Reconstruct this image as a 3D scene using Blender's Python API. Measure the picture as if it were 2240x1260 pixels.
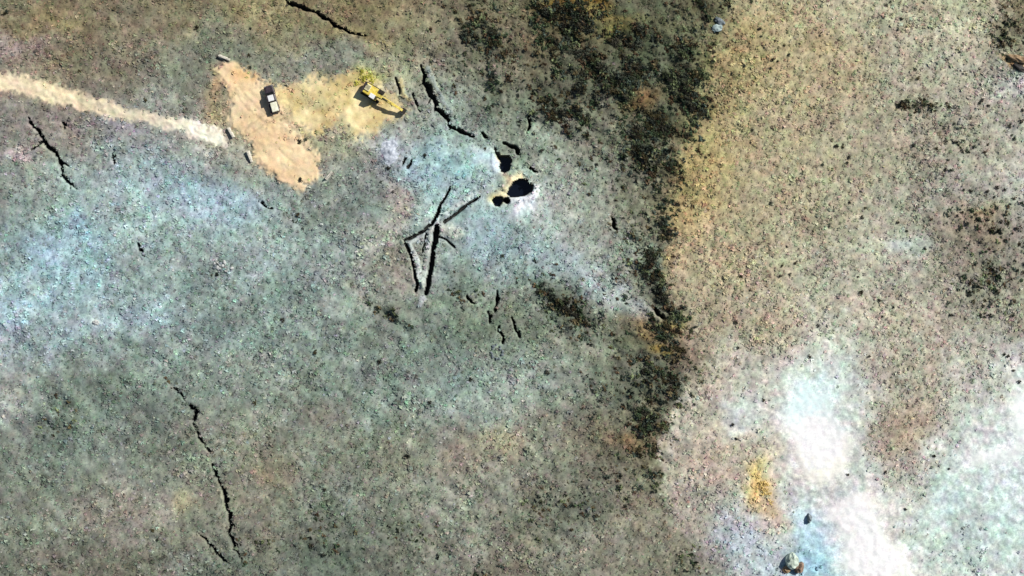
import bpy, bmesh, math, random
import numpy as np
from mathutils import Vector, Matrix

# ------------------------------------------------------------------ camera, sky, sun, exposure
scene = bpy.context.scene
for o in list(bpy.data.objects):
    bpy.data.objects.remove(o, do_unlink=True)
col = scene.collection
random.seed(7)
rng = np.random.default_rng(11)
R = math.radians

CAM_H = 300.0
cam_d = bpy.data.cameras.new('camera')
cam = bpy.data.objects.new('camera', cam_d)
col.objects.link(cam)
cam.location = (0, 0, CAM_H)
cam.rotation_euler = (0, 0, 0)
cam_d.sensor_width = 36.0
cam_d.lens = 36.0 * CAM_H / 224.0
cam_d.clip_start = 1.0
cam_d.clip_end = 6000.0
scene.camera = cam
scene.render.resolution_x = 1024
scene.render.resolution_y = 576

SUN_AZ, SUN_EL = 32.0, 44.0          # degrees from +x towards +y, height over the ground
world = bpy.data.worlds.new('World')
scene.world = world
world.use_nodes = True
nt = world.node_tree
bg = nt.nodes['Background']
sky = nt.nodes.new('ShaderNodeTexSky')
sky.sky_type = 'NISHITA'
sky.sun_disc = False
sky.sun_elevation = R(SUN_EL)
sky.sun_rotation = R(90 - SUN_AZ)
nt.links.new(sky.outputs[0], bg.inputs[0])
bg.inputs[1].default_value = 0.055
sd = bpy.data.lights.new('sun', 'SUN')
sd.energy = 4.8
sd.angle = R(0.5)
sd.color = (1.0, 0.955, 0.89)
so = bpy.data.objects.new('sun', sd)
col.objects.link(so)
so.location = (80, 60, 90)
tosun = Vector((math.cos(R(SUN_AZ)) * math.cos(R(SUN_EL)), math.sin(R(SUN_AZ)) * math.cos(R(SUN_EL)), math.sin(R(SUN_EL))))
so.rotation_euler = tosun.to_track_quat('Z', 'Y').to_euler()
vs = scene.view_settings
vs.view_transform = 'Standard'
vs.look = 'None'
vs.exposure = 0.09
vs.gamma = 1.0
vs.use_curve_mapping = False

# ------------------------------------------------------------------ helpers
def W(px, py):
    """map survey units (tenths of a metre, origin at the north-west corner) -> metres"""
    return ((px - 1120.0) / 10.0, (630.0 - py) / 10.0)

def lin(c):
    c = np.asarray(c, float) / 255.0
    return np.where(c <= 0.04045, c / 12.92, ((c + 0.055) / 1.055) ** 2.4)

def smooth(a, b, x):
    t = np.clip((x - a) / (b - a), 0, 1)
    return t * t * (3 - 2 * t)

_lat = {}
def vnoise(x, y, wl, seed):
    """smooth value noise -1..1 of wavelength wl (metres)"""
    if seed not in _lat:
        _lat[seed] = np.random.default_rng(seed).uniform(-1, 1, (512, 512))
    L = _lat[seed]
    u = np.asarray(x, float) / wl + 137.3
    v = np.asarray(y, float) / wl + 211.7
    i = np.floor(u).astype(int); j = np.floor(v).astype(int)
    fu = u - i; fv = v - j
    fu = fu * fu * (3 - 2 * fu); fv = fv * fv * (3 - 2 * fv)
    i0 = i % 512; i1 = (i + 1) % 512; j0 = j % 512; j1 = (j + 1) % 512
    return (L[j0, i0] * (1 - fu) + L[j0, i1] * fu) * (1 - fv) + (L[j1, i0] * (1 - fu) + L[j1, i1] * fu) * fv

def tag(o, label=None, cat=None, group=None, kind=None):
    if label: o['label'] = label
    if cat: o['category'] = cat
    if group: o['group'] = group
    if kind: o['kind'] = kind
    return o

def empty(name, loc, rz=0.0, scale=1.0):
    o = bpy.data.objects.new(name, None)
    col.objects.link(o)
    o.location = loc
    o.rotation_euler = (0, 0, rz)
    o.scale = scale if hasattr(scale, '__len__') else (scale,) * 3
    o.empty_display_size = 0.3
    return o

def link_mesh(name, me, parent=None, mat=None):
    o = bpy.data.objects.new(name, me)
    col.objects.link(o)
    if parent is not None:
        o.parent = parent
    if mat is not None and not me.materials:
        me.materials.append(mat)
    return o

def np_mesh(name, V, F, C=None, smooth_shade=False):
    """V (n,3), F (m,k) with k constant, C optional (n,3) linear colours"""
    me = bpy.data.meshes.new(name)
    V = np.asarray(V, np.float32); F = np.asarray(F, np.int32)
    n, m, k = len(V), len(F), F.shape[1]
    me.vertices.add(n); me.vertices.foreach_set('co', V.ravel())
    me.loops.add(m * k); me.loops.foreach_set('vertex_index', F.ravel())
    me.polygons.add(m); me.polygons.foreach_set('loop_start', np.arange(0, m * k, k, dtype=np.int32))
    if smooth_shade:
        me.polygons.foreach_set('use_smooth', np.ones(m, bool))
    me.update(calc_edges=True)
    if C is not None:
        a = me.color_attributes.new('Col', 'FLOAT_COLOR', 'POINT')
        a.data.foreach_set('color', np.c_[np.asarray(C, np.float32), np.ones(n, np.float32)].astype(np.float32).ravel())
    return me

# ------------------------------------------------------------------ materials
def base_mat(name, rough=0.9, metallic=0.0, spec=0.3):
    m = bpy.data.materials.new(name)
    m.use_nodes = True
    b = m.node_tree.nodes['Principled BSDF']
    b.inputs['Roughness'].default_value = rough
    b.inputs['Metallic'].default_value = metallic
    b.inputs['Specular IOR Level'].default_value = spec
    return m, m.node_tree, b

def mottled(name, c1, c2, scale=3.0, rough=0.85, metallic=0.0, spec=0.3, detail=5.0, lo=0.35, hi=0.65, bump=0.0):
    """two colours (linear) mixed by noise"""
    m, t, b = base_mat(name, rough, metallic, spec)
    tc = t.nodes.new('ShaderNodeTexCoord')
    nz = t.nodes.new('ShaderNodeTexNoise')
    nz.inputs['Scale'].default_value = scale
    nz.inputs['Detail'].default_value = detail
    t.links.new(tc.outputs['Object'], nz.inputs['Vector'])
    rp = t.nodes.new('ShaderNodeValToRGB')
    rp.color_ramp.elements[0].position = lo
    rp.color_ramp.elements[1].position = hi
    rp.color_ramp.elements[0].color = (*c1, 1)
    rp.color_ramp.elements[1].color = (*c2, 1)
    t.links.new(nz.outputs['Fac'], rp.inputs['Fac'])
    t.links.new(rp.outputs['Color'], b.inputs['Base Color'])
    if bump:
        bp = t.nodes.new('ShaderNodeBump')
        bp.inputs['Strength'].default_value = bump
        bp.inputs['Distance'].default_value = 0.1
        t.links.new(nz.outputs['Fac'], bp.inputs['Height'])
        t.links.new(bp.outputs['Normal'], b.inputs['Normal'])
    return m

def attr_mat(name, rough=0.95, chroma=0.9, scale=1.7, fine=5.0, famp=.4):
    """colour attribute broken up with fine coloured mottling (moss, lichen, litter)"""
    m, t, b = base_mat(name, rough, 0, 0.15)
    at = t.nodes.new('ShaderNodeAttribute'); at.attribute_name = 'Col'
    geo = t.nodes.new('ShaderNodeNewGeometry')
    cur = at.outputs['Color']
    for sc, amp, off in ((scale, chroma, 0.0), (fine, famp, 31.0)):
        mp = t.nodes.new('ShaderNodeMapping'); mp.inputs['Location'].default_value = (off, off * 2, 0)
        t.links.new(geo.outputs['Position'], mp.inputs['Vector'])
        nz = t.nodes.new('ShaderNodeTexNoise')
        nz.inputs['Scale'].default_value = sc
        nz.inputs['Detail'].default_value = 3.0
        nz.inputs['Roughness'].default_value = 0.65
        t.links.new(mp.outputs['Vector'], nz.inputs['Vector'])
        s = t.nodes.new('ShaderNodeVectorMath'); s.operation = 'MULTIPLY_ADD'
        s.inputs[1].default_value = (amp * 2, amp * 2, amp * 1.6)
        s.inputs[2].default_value = (1 - amp, 1 - amp, 1 - amp * .8)
        t.links.new(nz.outputs['Color' if off == 0.0 else 'Fac'], s.inputs[0])
        mx = t.nodes.new('ShaderNodeVectorMath'); mx.operation = 'MAXIMUM'
        mx.inputs[1].default_value = (0.12, 0.12, 0.12)
        t.links.new(s.outputs[0], mx.inputs[0])
        mu = t.nodes.new('ShaderNodeVectorMath'); mu.operation = 'MULTIPLY'
        t.links.new(cur, mu.inputs[0]); t.links.new(mx.outputs[0], mu.inputs[1])
        cur = mu.outputs[0]
    mn = t.nodes.new('ShaderNodeVectorMath'); mn.operation = 'MINIMUM'
    mn.inputs[1].default_value = (0.9, 0.9, 0.9)
    t.links.new(cur, mn.inputs[0])
    t.links.new(mn.outputs[0], b.inputs['Base Color'])
    return m

M_ground = attr_mat('heath_ground', chroma=0.10, scale=.5, fine=2.6, famp=.66)
M_sand = attr_mat('sand', chroma=0.15, scale=.5, fine=3.6, famp=.3)
M_snow = attr_mat('thin_snow', rough=0.7, chroma=0.06, scale=0.5, fine=2.4, famp=.28)
M_tuft = attr_mat('tussock', chroma=0.12, scale=.6, fine=5.0, famp=.2)
M_recess = mottled('recess_shade', (0.018, 0.02, 0.02), (0.05, 0.052, 0.05), 2.0, 0.95, spec=0.1)  # soil darkened to near-black, painting shade into trenches, fissures and pits

# ------------------------------------------------------------------ ground colours with blue-grey haze painted in, estimated on a 14 m grid
GX = np.arange(0, 2241, 140)
GY = np.arange(0, 1261, 140)
ROWS = [
 [(120,112,88),(135,122,95),(125,115,95),(130,120,92),(140,128,92),(125,112,78),(130,115,85),(140,130,105),(108,102,80),(112,100,66),(100,104,82),(112,108,84),(172,156,114),(168,158,125),(172,165,135),(175,168,135),(122,116,80)],
 [(142,126,118),(132,120,96),(127,117,102),(117,121,108),(127,131,118),(132,134,122),(150,148,120),(132,132,118),(122,114,95),(105,103,85),(100,104,86),(130,122,90),(174,156,108),(166,150,112),(170,160,135),(178,172,150),(128,122,106)],
 [(137,132,127),(137,127,122),(148,148,146),(158,154,146),(165,150,125),(158,150,122),(150,150,140),(142,152,147),(127,137,122),(132,130,117),(108,108,90),(160,144,98),(166,152,113),(160,150,118),(160,152,125),(160,152,134),(172,168,152)],
 [(137,146,140),(138,154,150),(152,170,175),(148,170,180),(140,153,152),(136,144,138),(140,149,147),(150,174,176),(160,174,170),(150,155,146),(122,118,102),(170,150,104),(162,150,116),(160,150,120),(165,160,138),(152,144,132),(168,168,160)],
 [(140,160,162),(142,172,184),(142,160,162),(140,157,155),(138,156,156),(136,151,149),(145,148,138),(138,150,147),(148,166,168),(155,161,156),(132,138,128),(172,156,118),(160,150,120),(168,162,140),(172,168,150),(142,132,117),(137,134,120)],
 [(150,170,180),(152,170,180),(152,168,175),(133,150,149),(128,143,138),(129,142,137),(125,136,127),(120,133,122),(117,125,111),(122,127,114),(125,119,101),(168,152,124),(172,160,134),(180,172,155),(175,165,145),(160,150,135),(152,144,127)],
 [(168,168,168),(124,136,126),(118,132,122),(121,133,126),(124,136,127),(129,141,132),(129,141,134),(134,149,144),(145,157,150),(126,132,120),(110,113,100),(178,168,152),(186,184,172),(202,214,210),(165,155,137),(176,171,159),(194,200,194)],
 [(119,128,118),(117,129,121),(124,133,124),(130,133,121),(135,136,122),(125,129,117),(128,136,124),(140,141,130),(146,143,130),(126,123,110),(118,111,95),(182,172,157),(186,174,152),(214,224,224),(160,150,136),(200,210,208),(214,222,222)],
 [(125,131,119),(130,134,122),(140,139,129),(132,131,116),(130,126,113),(114,120,110),(117,122,110),(135,136,124),(130,129,116),(116,119,109),(136,129,113),(162,154,140),(182,178,174),(200,212,215),(190,197,191),(202,219,216),(208,230,235)],
 [(110,113,101),(112,109,99),(116,113,101),(120,126,116),(108,113,103),(100,109,99),(110,113,101),(125,126,116),(125,119,106),(130,129,116),(131,129,113),(137,130,119),(180,194,204),(170,212,228),(226,232,231),(190,204,198),(206,224,222)],
]
# soft patches of soil, cover and painted blue-grey haze: px, py, rx, ry, rotation, colour, strength
PATCH = [
 (1788,950,62,66,0,(255,255,255),1.0),(1765,880,55,55,0,(214,244,246),.8),(1800,1000,45,40,0,(255,246,226),.6),
 (1895,1185,48,70,-14,(255,254,250),1.0),(1855,1120,60,35,-15,(252,244,244),.9),(1920,1245,50,40,0,(255,255,246),.9),
 (2235,900,32,70,0,(245,250,250),.8),(2210,1000,60,40,0,(228,238,238),.5),(2150,1010,45,25,-20,(245,248,245),.6),(2240,680,40,40,0,(165,160,140),.3),
 (1765,1180,45,75,-12,(166,206,220),.7),(1775,1225,40,30,0,(152,198,218),.7),(1620,1180,60,60,0,(182,196,206),.6),(2060,1090,60,60,0,(196,222,220),.5),
 (1980,950,70,90,15,(158,146,126),.85),(1960,1030,60,40,0,(160,158,150),.5),(1560,1010,60,50,0,(188,172,154),.6),
 (940,365,75,55,-15,(156,186,194),.85),(1000,330,60,40,0,(155,190,190),.6),(75,662,45,28,0,(160,190,202),.55),(20,690,45,35,0,(172,190,206),.4),
 (190,500,55,32,30,(146,180,194),.6),(90,560,70,40,20,(146,174,188),.5),(440,420,90,35,18,(148,174,184),.6),(520,455,60,30,10,(148,174,184),.5),(300,400,60,30,0,(160,186,192),.5),
 (300,690,60,35,0,(160,184,192),.6),(210,706,10,9,0,(215,232,228),.9),(35,338,28,10,0,(205,182,184),.7),(250,285,70,14,8,(180,180,190),.5),(1060,490,70,60,0,(146,170,178),.6),(1100,530,60,40,0,(142,170,175),.5),
 (1070,340,26,30,0,(205,224,234),.8),(1150,455,30,18,0,(226,232,240),.9),(1100,410,22,14,-40,(236,222,180),.95),(1128,385,26,14,25,(226,206,160),.9),(1092,332,12,14,40,(190,180,120),.8),(1078,418,16,12,0,(196,186,130),.8),
 (1190,560,70,34,25,(160,178,182),.85),(1270,605,70,30,25,(170,184,186),.9),(1360,655,65,28,25,(174,184,182),.9),(1200,470,60,40,0,(165,178,172),.5),(1260,380,60,50,0,(160,165,152),.5),
 (1665,1060,30,42,12,(212,184,112),.8),(1655,1020,22,20,0,(214,188,110),.6),(1692,1105,22,24,0,(212,186,138),.6),(1702,1150,20,40,8,(200,184,160),.5),
 (800,165,28,20,0,(186,186,90),.85),(795,180,18,8,0,(200,196,60),.7),(800,110,60,30,0,(130,145,140),.4),
 (1265,6,70,14,0,(128,96,34),.9),(1320,35,80,14,5,(158,140,86),.7),(1345,70,35,18,0,(160,148,84),.6),(1180,95,60,20,0,(118,96,74),.5),(1420,205,40,18,15,(140,100,70),.5),(1390,225,40,20,0,(146,112,66),.5),
 (800,80,60,25,25,(150,130,80),.5),(620,90,60,25,0,(135,128,92),.4),(480,60,60,30,0,(118,124,108),.4),(100,50,80,30,0,(140,126,84),.4),(30,100,60,25,0,(150,132,138),.4),
 (465,235,22,55,0,(166,152,112),.7),(470,170,14,22,0,(196,160,124),.7),(480,150,20,10,0,(140,116,106),.5),
 (1540,340,60,130,12,(178,158,98),.35),(1600,120,60,90,10,(180,158,104),.35),(1500,470,50,70,10,(190,166,118),.35),(1800,90,60,40,0,(150,134,96),.3),(2120,70,60,40,0,(196,192,168),.5),
 (2215,125,30,10,25,(184,148,92),.8),(2215,180,40,40,30,(190,196,190),.6),(2190,360,70,30,0,(188,188,176),.4),(1990,540,50,25,0,(196,212,206),.5),(2150,455,60,20,0,(170,148,112),.6),(2160,500,70,35,0,(138,116,100),.5),
 (1090,970,50,35,0,(168,156,124),.5),(1000,1010,60,40,0,(140,116,106),.3),(700,900,60,30,20,(138,112,104),.35),(860,1000,60,50,0,(128,118,96),.3),(590,1030,40,30,0,(168,150,120),.4),(250,1110,90,40,0,(150,140,130),.5),(400,1100,30,25,0,(164,154,122),.5),
 (120,870,90,50,-20,(108,120,112),.5),(250,880,90,60,0,(112,124,116),.4),(1110,700,90,60,0,(108,118,100),.5),(1020,660,60,50,0,(112,122,104),.4),(880,690,40,16,30,(104,108,100),.6),(780,640,60,16,30,(122,122,110),.5),
 (1480,780,40,45,20,(130,112,96),.6),(1530,800,34,40,0,(136,122,104),.7),(1430,720,50,18,15,(158,130,84),.6),(1450,760,20,12,0,(172,138,70),.7),(1480,705,28,16,0,(176,150,84),.5),
 (1310,960,60,40,0,(128,110,80),.3),(1390,975,50,20,0,(146,116,80),.5),(1420,930,30,60,0,(112,98,78),.5),(1640,940,40,25,0,(196,206,204),.6),(1620,900,40,30,0,(200,212,212),.6),(1700,700,60,40,0,(196,186,160),.5),
 (870,430,40,30,0,(160,140,128),.5),(880,470,40,40,0,(158,142,130),.5),(880,590,40,60,0,(156,146,134),.5),(730,600,80,25,10,(140,150,148),.4),(620,640,60,60,0,(132,156,152),.3),(700,440,60,30,0,(126,134,128),.5),(820,460,40,35,0,(112,122,118),.4),(830,440,30,30,0,(120,130,122),.4),
 (852,332,24,32,0,(176,188,196),.8),
]
# left and right of the vegetation boundary
BY = np.array([-200,0,60,150,230,300,400,500,600,690,760,840,900,960,1060,1150,1260,1500])
BX = np.array([1600,1598,1578,1545,1530,1500,1482,1465,1452,1470,1500,1495,1460,1440,1440,1490,1530,1560])

def ground_colour(px, py, fx=None):
    """linear ground colour at survey position arrays"""
    wob = vnoise(px, py, 26.0, 5) * 14 + vnoise(px, py, 9.0, 6) * 8
    bx = np.interp(py, BY, BX) + wob
    right = smooth(-9, 9, px - bx)
    wx = px + vnoise(px, py, 60.0, 1) * 30 + vnoise(px, py, 22.0, 2) * 14
    wy = py + vnoise(px, py, 60.0, 3) * 30 + vnoise(px, py, 22.0, 4) * 14
    cx = np.clip(wx, -40, 2280); cy = np.clip(wy, -40, 1300)
    ex = [np.exp(-((cx - g) / 78.0) ** 2) for g in GX]
    ey = [np.exp(-((cy - g) / 78.0) ** 2) for g in GY]
    L = np.zeros(px.shape + (3,), np.float32); Rr = L.copy()
    lw = np.zeros(px.shape, np.float32) + 1e-9; rw = lw.copy()
    for j, gy in enumerate(GY):
        b = np.interp(gy, BY, BX)
        for i, gx in enumerate(GX):
            w = (ex[i] * ey[j]).astype(np.float32)
            c = lin(ROWS[j][i]).astype(np.float32)
            if gx < b - 10:
                L += w[..., None] * c; lw += w
            else:
                Rr += w[..., None] * c; rw += w
    C = (L / lw[..., None]) * (1 - right[..., None]) + (Rr / rw[..., None]) * right[..., None]
    g = C @ np.array([.2126, .7152, .0722])
    C = g[..., None] + (C - g[..., None]) * (.84 - .12 * right[..., None])
    low = smooth(720, 900, py) * (1 - right) * .04
    pale = smooth(.38, .70, g) * .24
    C = C * (1 - low - pale)[..., None]
    C = C * np.array([.97, 1.015, .96])
    C = C * (1 + right[..., None] * np.array([.05, .04, .05]))
    for (x, y, rx, ry, a, c, s) in PATCH:
        ca, sa = math.cos(R(a)), math.sin(R(a))
        dx = wx * .6 + px * .4 - x; dy = wy * .6 + py * .4 - y
        u = (dx * ca + dy * sa) / rx; v = (-dx * sa + dy * ca) / ry
        w = (np.exp(-(u * u + v * v) ** (.85 if min(c) > 225 else 1.2) * 0.9) * s)[..., None]
        C = C * (1 - w) + lin(c) * w
    return C

def poly_mask(px, py, poly):
    inside = np.zeros(px.shape, bool)
    n = len(poly)
    for i in range(n):
        x1, y1 = poly[i]; x2, y2 = poly[(i + 1) % n]
        if y1 == y2: continue
        c = ((y1 > py) != (y2 > py)) & (px < (x2 - x1) * (py - y1) / (y2 - y1) + x1)
        inside ^= c
    return inside

def seg_dist(px, py, pts):
    """distance to polyline, and the width parameter along it"""
    best = np.full(px.shape, 1e9); tt = np.zeros(px.shape)
    n = len(pts) - 1
    for i in range(n):
        x1, y1 = pts[i]; x2, y2 = pts[i + 1]
        dx, dy = x2 - x1, y2 - y1
        l2 = dx * dx + dy * dy + 1e-9
        t = np.clip(((px - x1) * dx + (py - y1) * dy) / l2, 0, 1)
        d = np.hypot(px - x1 - t * dx, py - y1 - t * dy)
        m = d < best
        best = np.where(m, d, best); tt = np.where(m, (i + t) / n, tt)
    return best, tt

def poly_sd(px, py, poly):
    d, _ = seg_dist(px, py, list(poly) + [poly[0]])
    return np.where(poly_mask(px, py, poly), -d, d)

TRACK = [(-160,120),(0,176),(110,203),(210,230),(300,252),(370,268),(425,280),(470,297),(505,318)]
SAND1 = [(466,150),(486,130),(530,144),(570,168),(598,200),(628,212),(614,250),(638,282),(674,318),(702,350),(704,378),(690,400),(650,416),(616,408),(586,382),(562,350),(548,318),(518,288),(502,262),(502,235),(486,190)]
SAND2 = [(585,172),(640,180),(690,172),(740,160),(790,152),(820,185),(860,205),(890,238),(850,265),(820,302),(770,296),(735,270),(700,285),(670,292),(635,262),(600,225)]

# dug trenches: name, points, width (tenths of a metre) start/end, depth m
TRENCH = [
 ('trench', [(984,411),(966,444),(955,468),(945,488)], 6, 10, 2.2, 'narrow dark trench running north from the trench fork in pale blue ground'),
 ('trench', [(944,489),(926,507),(905,518),(887,525)], 10, 7, 2.2, 'short dark trench forming the elbow of the bent trench lines'),
 ('trench', [(1048,430),(1010,458),(990,473),(971,487)], 7, 9, 2.2, 'straight dark trench pointing from the trench fork towards the black pits'),
 ('trench', [(885,527),(894,545),(902,572),(907,600),(913,622),(908,637)], 7, 9, 2.0, 'thin dark trench with a hooked end, parallel to the wide trench'),
 ('trench', [(956,497),(951,530),(944,568),(940,600),(936,622),(932,641)], 16, 11, 2.6, 'widest black trench with a pale pinkish spoil bank along it'),
 ('trench', [(932,514),(927,540),(924,560)], 6, 4, 1.6, 'shortest narrow trench beside the wide black trench'),
 ('trench', [(958,516),(980,526),(994,541)], 5, 6, 1.4, 'small trench spur leaving the wide black trench sideways'),
 ('trench', [(888,345),(881,361)], 5, 6, 1.3, 'slim short slot beside the low pale heap, the thinner of two'),
 ('trench', [(901,349),(897,360),(891,367)], 5, 9, 1.3, 'short slot with a widened foot beside the low pale heap'),
 ('trench', [(864,170),(870,188),(873,203)], 7, 6, 1.1, 'shallow brown slot cut behind the boom of the yellow excavator'),
 ('trench', [(902,205),(909,224),(917,243)], 7, 5, 1.1, 'shallow brown slot cut just beyond the excavator bucket'),
]
FISS = [
 ([(600,-40),(628,0),(650,12),(690,25),(715,42),(745,60),(775,72),(802,78)], 9, 7, 'long dark fissure running off the northern edge through brown heath'),
 ([(921,143),(928,175),(945,210),(955,235),(975,255),(985,275),(1010,288),(1037,300)], 12, 6, 'curved black fissure skirting the dark scrub above the pale blue ground'),
 ([(1050,288),(1066,303)], 6, 6, 'tiny crack between the curved fissure and the funnel pit'),
 ([(60,260),(80,280),(92,302),(116,330),(130,355),(133,380),(152,402)], 7, 8, 'jagged branching fissure just south of the dirt track'),
 ([(92,302),(84,314),(68,326)], 5, 4, 'thin side branch of the jagged fissure south of the track'),
 ([(133,268),(139,280)], 7, 6, 'short dark crack close beside the jagged fissure'),
 ([(378,845),(392,860),(404,872)], 6, 5, 'short faint crack at the upper end of the longest fissure'),
 ([(413,882),(422,892),(435,896),(427,918),(440,958),(452,975),(466,990)], 7, 7, 'upper section of the long black fissure in grey green heath'),
 ([(464,1014),(474,1036),(485,1060),(492,1090),(500,1120),(505,1142),(499,1165),(512,1185),(520,1202),(532,1218)], 8, 9, 'lower section of the long black fissure in grey green heath'),
 ([(440,1170),(458,1190),(476,1208),(488,1226)], 6, 9, 'short stout crack left of the foot of the long fissure'),
 ([(1090,636),(1086,660),(1083,680)], 4, 6, 'upright crack in green heath below the pale blue ground'),
 ([(1068,682),(1074,692),(1070,706)], 6, 5, 'small hooked crack in green heath between two longer cracks'),
 ([(1092,714),(1096,732),(1103,752)], 5, 5, 'slim slanting crack ending near a grey stone ring'),
 ([(1116,690),(1128,715),(1138,738)], 5, 7, 'slanting crack nearest the dark elongated thicket'),
 ([(251,334),(247,345),(248,358)], 7, 6, 'short isolated crack south of the pale end of the track'),
 ([(298,533),(305,545),(313,557)], 7, 5, 'tiny isolated crack in blue green ground'),
 ([(1161,253),(1157,290)], 4, 5, 'fine straight crack at the ragged edge of the dark scrub'),
 ([(1336,477),(1343,490),(1351,506)], 6, 8, 'short crack between the pale ground and the last scrub'),
 ([(1098,311),(1118,319),(1130,327),(1137,341)], 5, 7, 'bent crack just above the funnel pit'),
 ([(1157,367),(1167,374),(1176,379)], 5, 4, 'tiny crack right above the largest black pit'),
 ([(572,444),(596,456)], 5, 5, 'small straight crack below the tip of the sand clearing'),
 ([(1434,668),(1438,686),(1449,699)], 9, 6, 'curved black crack under the shrubs at the boundary of dry grass'),
 ([(1020,648),(1030,660),(1040,664)], 5, 4, 'faint crack in green heath south of the wide trench'),
]
PITS = [
 ([(1090,343),(1096,339),(1106,341),(1115,343),(1119,350),(1118,362),(1113,373),(1104,378),(1094,374),(1091,364),(1094,354)], [(1082,325),(1098,352)], 'round black water filled pit with a narrow yellowish funnel inlet'),
 ([(1107,424),(1114,412),(1124,400),(1135,393),(1148,392),(1159,398),(1166,408),(1162,420),(1148,428),(1130,431),(1118,433)], None, 'largest black pit, almond shaped, with white ground along its lower rim'),
 ([(1076,438),(1082,432),(1092,430),(1100,434),(1098,444),(1092,451),(1082,448)], [(1094,437),(1110,439)], 'smallest dark pit with a short slot towards the almond shaped pit'),
]
# pale spoil thrown up beside the trenches: points, half width, colour, height
BANK = [
 ([(962,492),(945,500),(915,520),(896,530)], 6, (186,192,190), .3), ([(958,470),(953,490),(965,497)], 6, (200,206,206), .3),
 ([(898,534),(908,560),(914,590),(920,620)], 6, (196,206,204), .3), ([(945,500),(938,540),(930,590),(924,625)], 6, (178,182,176), .35),
 ([(1030,428),(1000,450),(975,470)], 8, (188,196,192), .3), ([(975,425),(962,455)], 3, (196,204,206), .25),
 ([(924,600),(921,630)], 5, (190,200,190), .12), ([(975,500),(1000,510)], 16, (188,192,180), .3), ([(925,655),(918,668)], 8, (176,180,186), .12),
 ([(935,150),(960,200),(985,245)], 5, (140,152,150), .25), ([(1118,440),(1165,432),(1172,408)], 9, (232,238,244), .4), ([(1106,412),(1122,396)], 8, (240,226,184), .45),
 ([(1080,345),(1085,375)], 8, (208,224,232), .3), ([(876,175),(884,205),(895,215)], 5, (190,178,130), .25),
]

# where scrub grows: px, py, rx, ry, rotation, density
SCRUB = [(1240,55,75,50,10,1),(1400,105,110,50,8,1),(1310,165,100,45,20,.8),(1490,165,42,60,0,1),(1115,195,45,45,30,.5),(1225,235,60,38,35,.95),
 (1375,205,75,45,25,1),(1430,275,50,45,20,1),(1405,325,42,45,0,.85),(1452,372,34,28,0,1),(1535,20,50,24,0,.9),(1532,235,20,20,0,.9),(1040,55,60,45,30,.3),
 (1085,130,60,40,20,.4),(1330,290,45,35,30,.4),(1430,450,30,26,0,.6),(1425,510,45,18,-10,.7),(1350,505,18,26,0,.35),(1435,640,24,50,0,1),(1450,420,28,60,8,.9),(1428,560,26,60,5,.85),(1440,840,40,60,0,.85),(1420,980,34,60,0,.75),(1500,260,26,50,12,.8),
 (1238,662,30,58,-48,1.15),(1390,755,42,34,20,.8),(1465,775,34,26,0,.8),(1522,792,32,22,30,.4),(1420,920,32,45,0,.9),(1360,1000,36,42,20,.4),
 (1180,1125,45,45,0,.4),(1255,1120,45,45,30,.4),(1330,860,45,42,0,.3),(1490,1225,36,20,0,.5),(862,690,40,11,30,.5),(1015,640,38,28,30,.3),
 (650,1190,45,30,0,.2),(730,1205,60,35,0,.25),(480,590,22,18,0,.35),(660,480,28,26,0,.3),(385,845,22,12,30,.4),(2150,500,64,34,0,.5),(2170,610,60,46,0,.45),
 (2003,230,28,11,0,.85),(1500,300,26,20,0,.5),(1290,100,80,50,0,.8),(1070,80,80,60,25,.6),(1010,120,50,40,30,.4),(1090,190,60,40,30,.6),(1445,540,20,80,4,.85),(1400,600,40,50,20,.4),(1640,80,30,30,0,.2),(2210,70,26,40,0,.5),(2120,300,60,40,20,.25),(900,1180,70,40,20,.22),(700,1120,60,40,20,.2),(1170,120,70,60,20,.55),(1180,40,50,50,0,.7),(1260,290,60,35,25,.5),(1300,230,70,50,30,.8),(1350,400,50,40,30,.35),(1440,470,34,60,5,.6),(1390,650,40,30,0,.35),(1460,710,40,40,0,.7),(1400,850,50,60,0,.55),(1330,1080,60,50,0,.3),(1120,60,60,60,0,.5),(1560,100,20,30,0,.3),(890,1010,24,14,20,.3),(560,1200,40,30,0,.25),(1070,1245,40,16,0,.4),(130,915,45,30,-20,.25),(990,170,30,25,20,.4),(700,560,40,25,20,.18)]
def scrub_density(px, py):
    d = np.zeros(px.shape)
    for x, y, rx, ry, a, s in SCRUB:
        ca, sa = math.cos(R(a)), math.sin(R(a))
        u = ((px - x) * ca + (py - y) * sa) / rx; v = (-(px - x) * sa + (py - y) * ca) / ry
        d = np.maximum(d, s * np.exp(-(u * u + v * v) * .45))
    return d

# ------------------------------------------------------------------ ground height field
STEP = 0.215
def axis(lo, hi):
    fine = np.arange(lo, hi + 1e-6, STEP)
    out = [0.6, 1.2, 2.4, 5, 10, 20, 40, 80, 160, 320, 640]
    a = fine[0] - np.cumsum(out)[::-1]; b = fine[-1] + np.cumsum(out)
    return np.concatenate([a, fine, b])
ax = axis(-119.0, 119.0)
ay = axis(-70.0, 70.0)
NX, NY = len(ax), len(ay)
X, Y = np.meshgrid(ax, ay)
PX = X * 10 + 1120.0
PY = 630.0 - Y * 10

COL = ground_colour(PX, PY)

def base_height(x, y):
    return (vnoise(x, y, 46, 21) * 0.9 + vnoise(x, y, 17, 22) * 0.35 + vnoise(x, y, 7.5, 23) * 0.30)
Z = base_height(X, Y)
far = np.clip(np.maximum(np.abs(X) - 130, np.abs(Y) - 80) / 200.0, 0, 1)
Z = Z * (1 - far)
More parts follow.
